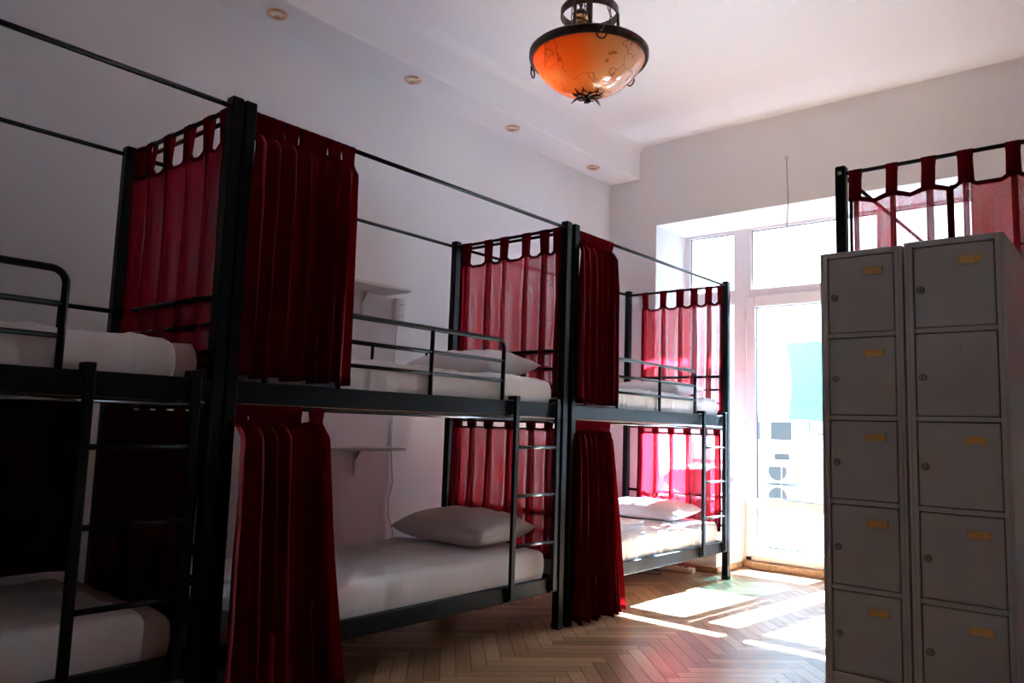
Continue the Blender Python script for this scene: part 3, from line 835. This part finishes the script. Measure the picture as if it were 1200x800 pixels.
tube(bm, [(WL+.012, 3.235, 1.73), (WL+.008, 3.236, 1.5), (WL+.008, 3.237, 1.2), (WL+.008, 3.240, .95), (WL+.012, 3.25, .80), (WL+.02, 3.26, .70), (WL+.012, 3.235, .60), (WL+.02, 3.23, .50), (WL+.03, 3.27, .40), (WL+.02, 3.26, .2), (WL+.03, 3.25, .05), (WL+.06, 3.2, .005), (WL+.2, 3.1, .005)], .0045, 8)
tag(obj('power_cable', bm, M['plastic'], None, True), 'pale cable running down the wall from the double socket', 'cable')

# power strip on the floor below the far bed
ps = empty('power_strip', (-2.99, 5.53, 0), 'white power strip on the floor under the far bed', 'power strip')
bm = bmesh.new(); box(bm, -.17, .17, -.026, .026, .0, .042, .008, seg=2); o = obj('strip_body', bm, M['plastic'], ps, 'auto')
bm = bmesh.new()
for k in range(5): tube(bm, [(-.125+k*.058, 0, .041), (-.125+k*.058, 0, .0435)], .02, 20)
obj('outlet', bm, M['slot'], o)
bm = bmesh.new()
tube(bm, [(-.17, 0, .02), (-.24, -.03, .012), (-.30, -.14, .007), (-.24, -.30, .007), (-.10, -.34, .007), (.02, -.24, .007), (-.06, -.12, .007), (-.22, -.10, .012), (-.38, -.2, .007), (-.5, -.12, .007), (-.7, -.05, .007)], .0045, 8)
obj('cord', bm, M['dark'], ps, True)

# ------------------------------------------------------------------ soffit spotlights
for k, y in enumerate((1.17, 2.157, 3.144, 4.13, 5.176)):
    x = -3.585
    if k == 0: continue
    names = {1: 'recessed copper spotlight in the soffit farthest from the window wall', 2: 'recessed copper spotlight in the soffit, second from the far end opposite the window',
             3: 'recessed copper spotlight in the soffit, second from the window wall', 4: 'recessed copper spotlight in the soffit nearest the window wall'}
    sp = empty('recessed_spotlight', (x, y, SOF), names[k], 'spotlight', 'copper spotlights in the soffit')
    bm = bmesh.new()
    lathe(bm, [(.056, .0), (.056, -.006), (.051, -.011), (.037, -.009), (.034, -.004), (.034, .0)], n=32); obj('trim_ring', bm, M['copper'], sp, True)
    bm = bmesh.new(); lathe(bm, [(.034, -.003), (.026, -.0008), (.012, -.004), (.0, -.007)], n=24); obj('reflector', bm, M['spotglass'], sp, True)

# ------------------------------------------------------------------ bowl pendant
LX, LY, LZ = -1.935, 2.74, 2.735
lamp = empty('pendant_lamp', (LX, LY, LZ), 'ornate iron ceiling lamp with an amber marbled glass bowl', 'lamp')
RB = .256
bm = bmesh.new()
AM = radians(68)
out_ = [(RB*sin(a)/sin(AM), -.172*(cos(a)-cos(AM))/(1-cos(AM))) for a in [k/22*AM for k in range(23)]]
inn = [((RB-.006)*sin(a)/sin(AM), -.166*(cos(a)-cos(AM))/(1-cos(AM))) for a in [k/22*AM for k in range(23)]][::-1]
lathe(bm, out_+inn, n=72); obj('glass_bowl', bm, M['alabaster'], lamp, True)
bm = bmesh.new()
lathe(bm, [(RB-.012, -.006), (RB+.008, -.012), (RB+.014, .0), (RB+.014, .022), (RB+.006, .030), (RB-.012, .026), (RB-.012, -.006)], n=72); obj('rim', bm, M['iron'], lamp, 'auto')
UR, UZ = .128, .215
bm = bmesh.new()
lathe(bm, [(UR-.004, -.018), (UR+.004, -.018), (UR+.004, .018), (UR-.004, .018), (UR-.004, -.018)], n=48)
for v in bm.verts: v.co.z += UZ
obj('upper_ring', bm, M['iron'], lamp, 'auto')
for k in range(3):                                 # flat struts between the ring and the rim
    a = 2*pi*k/3+.62
    ca, sa = cos(a), sin(a)
    bm = bmesh.new()
    pts = [(UR*ca, UR*sa, UZ), (UR*ca*1.02, UR*sa*1.02, UZ-.08), (UR*ca*1.1, UR*sa*1.1, UZ-.15), ((RB*.78)*ca, (RB*.78)*sa, .05), (RB*ca, RB*sa, .02)]
    tube(bm, pts, .0075, 8); obj('strut', bm, M['iron'], lamp, True)
    # hook and ring on the rim
    a2 = [radians(-44), radians(-164), radians(78)][k]
    bm = bmesh.new(); rx, ry = (RB+.018)*cos(a2), (RB+.018)*sin(a2)
    t = Vector((-sin(a2), cos(a2), 0)); rr = .021
    tube(bm, [Vector((rx, ry, -.022)) + t*rr*cos(2*pi*q/20) + Vector((0, 0, rr*sin(2*pi*q/20))) for q in range(20)], .0034, 8, closed=True)
    box(bm, rx-.010, rx+.010, ry-.010, ry+.010, -.008, .016, .004)
    obj('rim_loop', bm, M['iron'], lamp, 'auto')
    # chains
    bm = bmesh.new(); p0 = Vector((UR*.62*cos(a+.5), UR*.62*sin(a+.5), UZ+.16)); p1 = Vector((UR*.98*cos(a+.3), UR*.98*sin(a+.3), .10))
    nL = 9
    for q in range(nL):
        c = p0.lerp(p1, (q+.5)/nL); ax = (p1-p0).normalized(); sd = ax.cross(Vector((cos(q*1.57), sin(q*1.57), 0))).normalized()
        tube(bm, [c + ax*.017*cos(2*pi*z/12) + sd*.0075*sin(2*pi*z/12) for z in range(12)], .0024, 6, closed=True)
    obj('chain', bm, M['iron'], lamp, True)
bm = bmesh.new(); lathe(bm, [(0, -.075), (.016, -.068), (.024, -.05), (.022, -.03), (.012, -.005), (.012, .03), (0, .03)], cx=-.10, cy=-.09, n=20)
bulb_mat, bnt, bout = new_mat('lit_bulb'); be = bnt.nodes.new('ShaderNodeEmission'); be.inputs[0].default_value = (1, .55, .25, 1); be.inputs[1].default_value = 24
bnt.links.new(be.outputs[0], bout.inputs[0])
obj('bulb', bm, bulb_mat, lamp, True)
bx_, by_ = -.030, -.026
bm = bmesh.new(); lathe(bm, [(.0, .12), (.018, .125), (.030, .14), (.038, .165), (.038, .19), (.030, .21)], cx=bx_, cy=by_, n=28); obj('brass_cup', bm, M['brass'], lamp, True)
bm = bmesh.new(); lathe(bm, [(.036, .198), (.033, .212), (.022, .228), (.008, .236), (.006, .25), (.011, .256), (.006, .265), (0, .266)], cx=bx_, cy=by_, n=28); obj('cup_cap', bm, M['iron'], lamp, True)
bm = bmesh.new(); lathe(bm, [(.020, .03), (.020, .14), (.014, .17), (.014, .74), (.014, CEIL-LZ-.05)], n=18); 
obj('stem', bm, M['iron'], lamp, True)
bm = bmesh.new(); h = CEIL-LZ-.001; lathe(bm, [(0, h-.07), (.02, h-.065), (.05, h-.03), (.065, h-.0), (0, h)], n=32); obj('ceiling_rose', bm, M['iron'], lamp, True)
for k, a in enumerate((.4, 2.5, 4.6)):             # shallow dishes of the bulb holders
    bm = bmesh.new(); lathe(bm, [(.0, .055), (.028, .058), (.042, .070), (.038, .072), (.02, .064), (0, .062)], cx=.085*cos(a), cy=.085*sin(a), n=20); obj('bulb_holder', bm, M['iron'], lamp, True)
# finial with leaves below the bowl
bm = bmesh.new(); lathe(bm, [(0, -.212), (.009, -.208), (.014, -.200), (.010, -.190), (.018, -.184), (.016, -.174), (.0, -.168)], n=16)
fin = obj('finial', bm, M['iron'], lamp, True)
for k in range(6):
    a = 2*pi*k/6+.3; bm = bmesh.new(); ca, sa = cos(a), sin(a)
    pts = [(0.006*ca, .006*sa, -.186), (.030*ca, .030*sa, -.178), (.056*ca, .056*sa, -.182), (.078*ca, .078*sa, -.200 if k % 2 else -.162)]
    tube(bm, pts, [.005, .0075, .006, .0015], 8)
    for s_ in (-1, 1):
        b = a+s_*.45; tube(bm, [(.034*ca, .034*sa, -.178), (.060*cos(b), .060*sin(b), -.176), (.072*cos(b+s_*.1), .072*sin(b+s_*.1), -.164)], [.004, .004, .001], 6)
    obj('leaf', bm, M['iron'], fin, True)

# ------------------------------------------------------------------ outside
bm = bmesh.new(); box(bm, -4.4, .4, YO, 7.42, -.14, -.03); struct('balcony_floor', bm, M['balcony'])
bm = bmesh.new(); box(bm, -4.6, .6, YO, 7.42, 3.62, 3.78); struct('balcony_slab_above', bm, M['facade'])
rl = empty('balcony_railing', (-2.7, 7.33, -.03), 'thin pinkish iron railing beyond the balcony door', 'railing')
for z in (.82, .235):
    bm = bmesh.new(); tube(bm, [(-1.6, 0, z), (3.0, 0, z)], .019, 8); obj('rail_bar', bm, M['railing'], rl)
for k in range(9):
    x = -1.53+k*.57
    bm = bmesh.new(); box(bm, x-.02, x+.02, -.02, .02, 0, .95 if k % 2 == 0 else .82); obj('rail_post', bm, M['railing'], rl)
bm = bmesh.new()
for k in range(26): tube(bm, [(-1.5+k*.17, 0, .235), (-1.5+k*.17, 0, .82)], .004, 6)
obj('baluster', bm, M['railing'], rl)
# turquoise cloth hanging on the balcony
cl = empty('hanging_cloth', (-2.3, 6.87, 1.89), 'turquoise cloth with a pink edge hanging outside the balcony door', 'cloth')
bm = bmesh.new(); nx, nz = 30, 18; g = {}
for i in range(nx+1):
    for k in range(nz+1):
        u, v = i/nx, k/nz
        g[i, k] = bm.verts.new((-.31+.75*u+.03*(1-u)*sin(v*3), .02*sin(u*14+v)*(.4+v)+.02*sin(v*4), -.69*v+.01*sin(u*9)*v))
for i in range(nx):
    for k in range(nz): bm.faces.new((g[i, k], g[i+1, k], g[i+1, k+1], g[i, k+1]))
obj('cloth_panel', bm, M['turq'], cl, True)
bm = bmesh.new(); g = {}
for i in range(5):
    for k in range(nz+1):
        u, v = i/4, k/nz
        w_ = .02+.05*sin(v*pi)**.8
        g[i, k] = bm.verts.new((-.31-w_*(1-u)+.03*sin(v*3)+.03*v*0, .03*u, -.69*v))
for i in range(4):
    for k in range(nz): bm.faces.new((g[i, k], g[i+1, k], g[i+1, k+1], g[i, k+1]))
obj('cloth_edge', bm, M['pinkc'], cl, True)
bm = bmesh.new(); tube(bm, [(-.5, 0, .005), (.6, 0, .005)], .006, 8); obj('line', bm, M['rung'], cl)
bm = bmesh.new(); tube(bm, [(-.12, .03, -.69), (-.13, .03, -1.2), (-.12, .03, -1.92)], .012, 8); obj('pole', bm, M['rung'], cl)
# building across the street
fc = empty('facade_building', (-4.5, 12.0, -6), 'pale rendered building across the street, seen through the balcony door', 'building')
bm = bmesh.new(); box(bm, -7, 12, 0, .4, 0, 9.2); obj('facade_wall', bm, M['facade'], fc)
bm = bmesh.new(); box(bm, -7, 12, -.08, .02, 8.0-.03, 8.05); obj('cornice', bm, M['facade'], fc)
def fwin(x0, x1, z0, z1):
    bm = bmesh.new(); w_ = .05
    x0 += 4.5; x1 += 4.5; z0 += 6; z1 += 6
    frame_rect(bm, x0, x1, z0, z1, (w_, w_, w_, w_), -.03, -.001, 0)
    f = obj('window', bm, M['upvc'], fc)
    bm = bmesh.new(); box(bm, x0+w_, x1-w_, -.012, -.002, z0+w_, z1-w_); obj('pane', bm, M['facade_window'], f)
fwin(-5.12, -4.92, .95, 1.33); fwin(-4.86, -4.42, .95, 1.33); fwin(-4.80, -4.46, .62, .84); fwin(-4.05, -3.5, .9, 1.33)
fwin(-3.2, -2.6, .5, 1.33); fwin(-4.9, -4.2, -1.6, -.6); fwin(-3.9, -3.2, -1.6, -.6)
fwin(-2.2, -1.4, .3, 1.4); fwin(-.9, -.1, .3, 1.4)
bm = bmesh.new(); tube(bm, [(.34, -.1, 6.95), (.35, -.1, 6.5), (.42, -.1, 6.2), (.40, -.1, 5.2)], .04, 8); obj('downpipe', bm, M['acunit'], fc)
ac = empty('air_conditioner', (-4.62, 11.75, -.02), 'lower of two air conditioner units on the pale building outside', 'air conditioner', 'air conditioner units outside')
bm = bmesh.new(); box(bm, -.25, .25, -.1, .24, 0, .34, .02); obj('casing', bm, M['acunit'], ac)
bm = bmesh.new(); tube(bm, [(.05, -.115, .17), (.05, -.10, .17)], .14, 28)
obj('fan_grille', bm, M['facade_window'], ac)
a2 = copy_tree(ac); a2.location = (-4.62, 11.75, .36)
tag(a2, 'upper of two air conditioner units on the pale building outside', 'air conditioner')

# ------------------------------------------------------------------ light
sd = Vector((-.0955, -1, -1.049)).normalized()
sun = bpy.data.lights.new('sun', 'SUN'); sun.energy = 180; sun.angle = radians(.6); sun.color = (.64, .80, 1.0)
so = bpy.data.objects.new('sun', sun); COL.objects.link(so); so.rotation_euler = sd.to_track_quat('-Z', 'Y').to_euler(); so.location = (0, 12, 12)
w = bpy.data.worlds.new('sky'); scene.world = w; w.use_nodes = True
nt = w.node_tree; bg = nt.nodes['Background']
tc = nt.nodes.new('ShaderNodeTexCoord'); sp = nt.nodes.new('ShaderNodeSeparateXYZ'); nt.links.new(tc.outputs['Generated'], sp.inputs[0])
rp = nt.nodes.new('ShaderNodeValToRGB'); nt.links.new(sp.outputs['Z'], rp.inputs[0])
rp.color_ramp.elements[0].position = 0.; rp.color_ramp.elements[0].color = (.82, .90, 1, 1)
rp.color_ramp.elements[1].position = .8; rp.color_ramp.elements[1].color = (.62, .76, 1, 1)
nt.links.new(rp.outputs[0], bg.inputs[0]); bg.inputs[1].default_value = 5.0
# light portal across the opening
pl = bpy.data.lights.new('window_portal', 'AREA'); pl.shape = 'RECTANGLE'; pl.size = 2.34; pl.size_y = 2.85
pl.cycles.is_portal = True
po = bpy.data.objects.new('window_portal', pl); COL.objects.link(po)
po.location = ((OPL+OPR)/2, YO+.02, 1.42); po.rotation_euler = (radians(-90), 0, 0)

# ------------------------------------------------------------------ camera
F, YAW, PIT, ROLL, CH = 905.37, .7063, .1102, -.0320, 1.0666
cam = bpy.data.cameras.new('camera'); cam.sensor_width = 36; cam.lens = F/1200*36; cam.clip_start = .02
co = bpy.data.objects.new('camera', cam); COL.objects.link(co)
rh = Vector((cos(YAW), sin(YAW), 0)); fh = Vector((-sin(YAW), cos(YAW), 0))
fwd = fh*cos(PIT)+Vector((0, 0, sin(PIT))); upv = -fh*sin(PIT)+Vector((0, 0, cos(PIT)))
right = rh*cos(ROLL)-upv*sin(ROLL); up2 = rh*sin(ROLL)+upv*cos(ROLL)
mt = Matrix((right, up2, -fwd)).transposed().to_4x4(); mt.translation = Vector((0, 0, CH))
co.matrix_world = mt
scene.camera = co

scene.view_settings.view_transform = 'Standard'; scene.view_settings.look = 'None'
scene.view_settings.gamma = 1; scene.view_settings.use_curve_mapping = False
scene.view_settings.exposure = 1.0
scene.cycles.max_bounces = 14; scene.cycles.diffuse_bounces = 8; scene.cycles.transparent_max_bounces = 24
scene.cycles.sample_clamp_indirect = 12
scene.cycles.use_denoising = True
scene.cycles.caustics_reflective = False
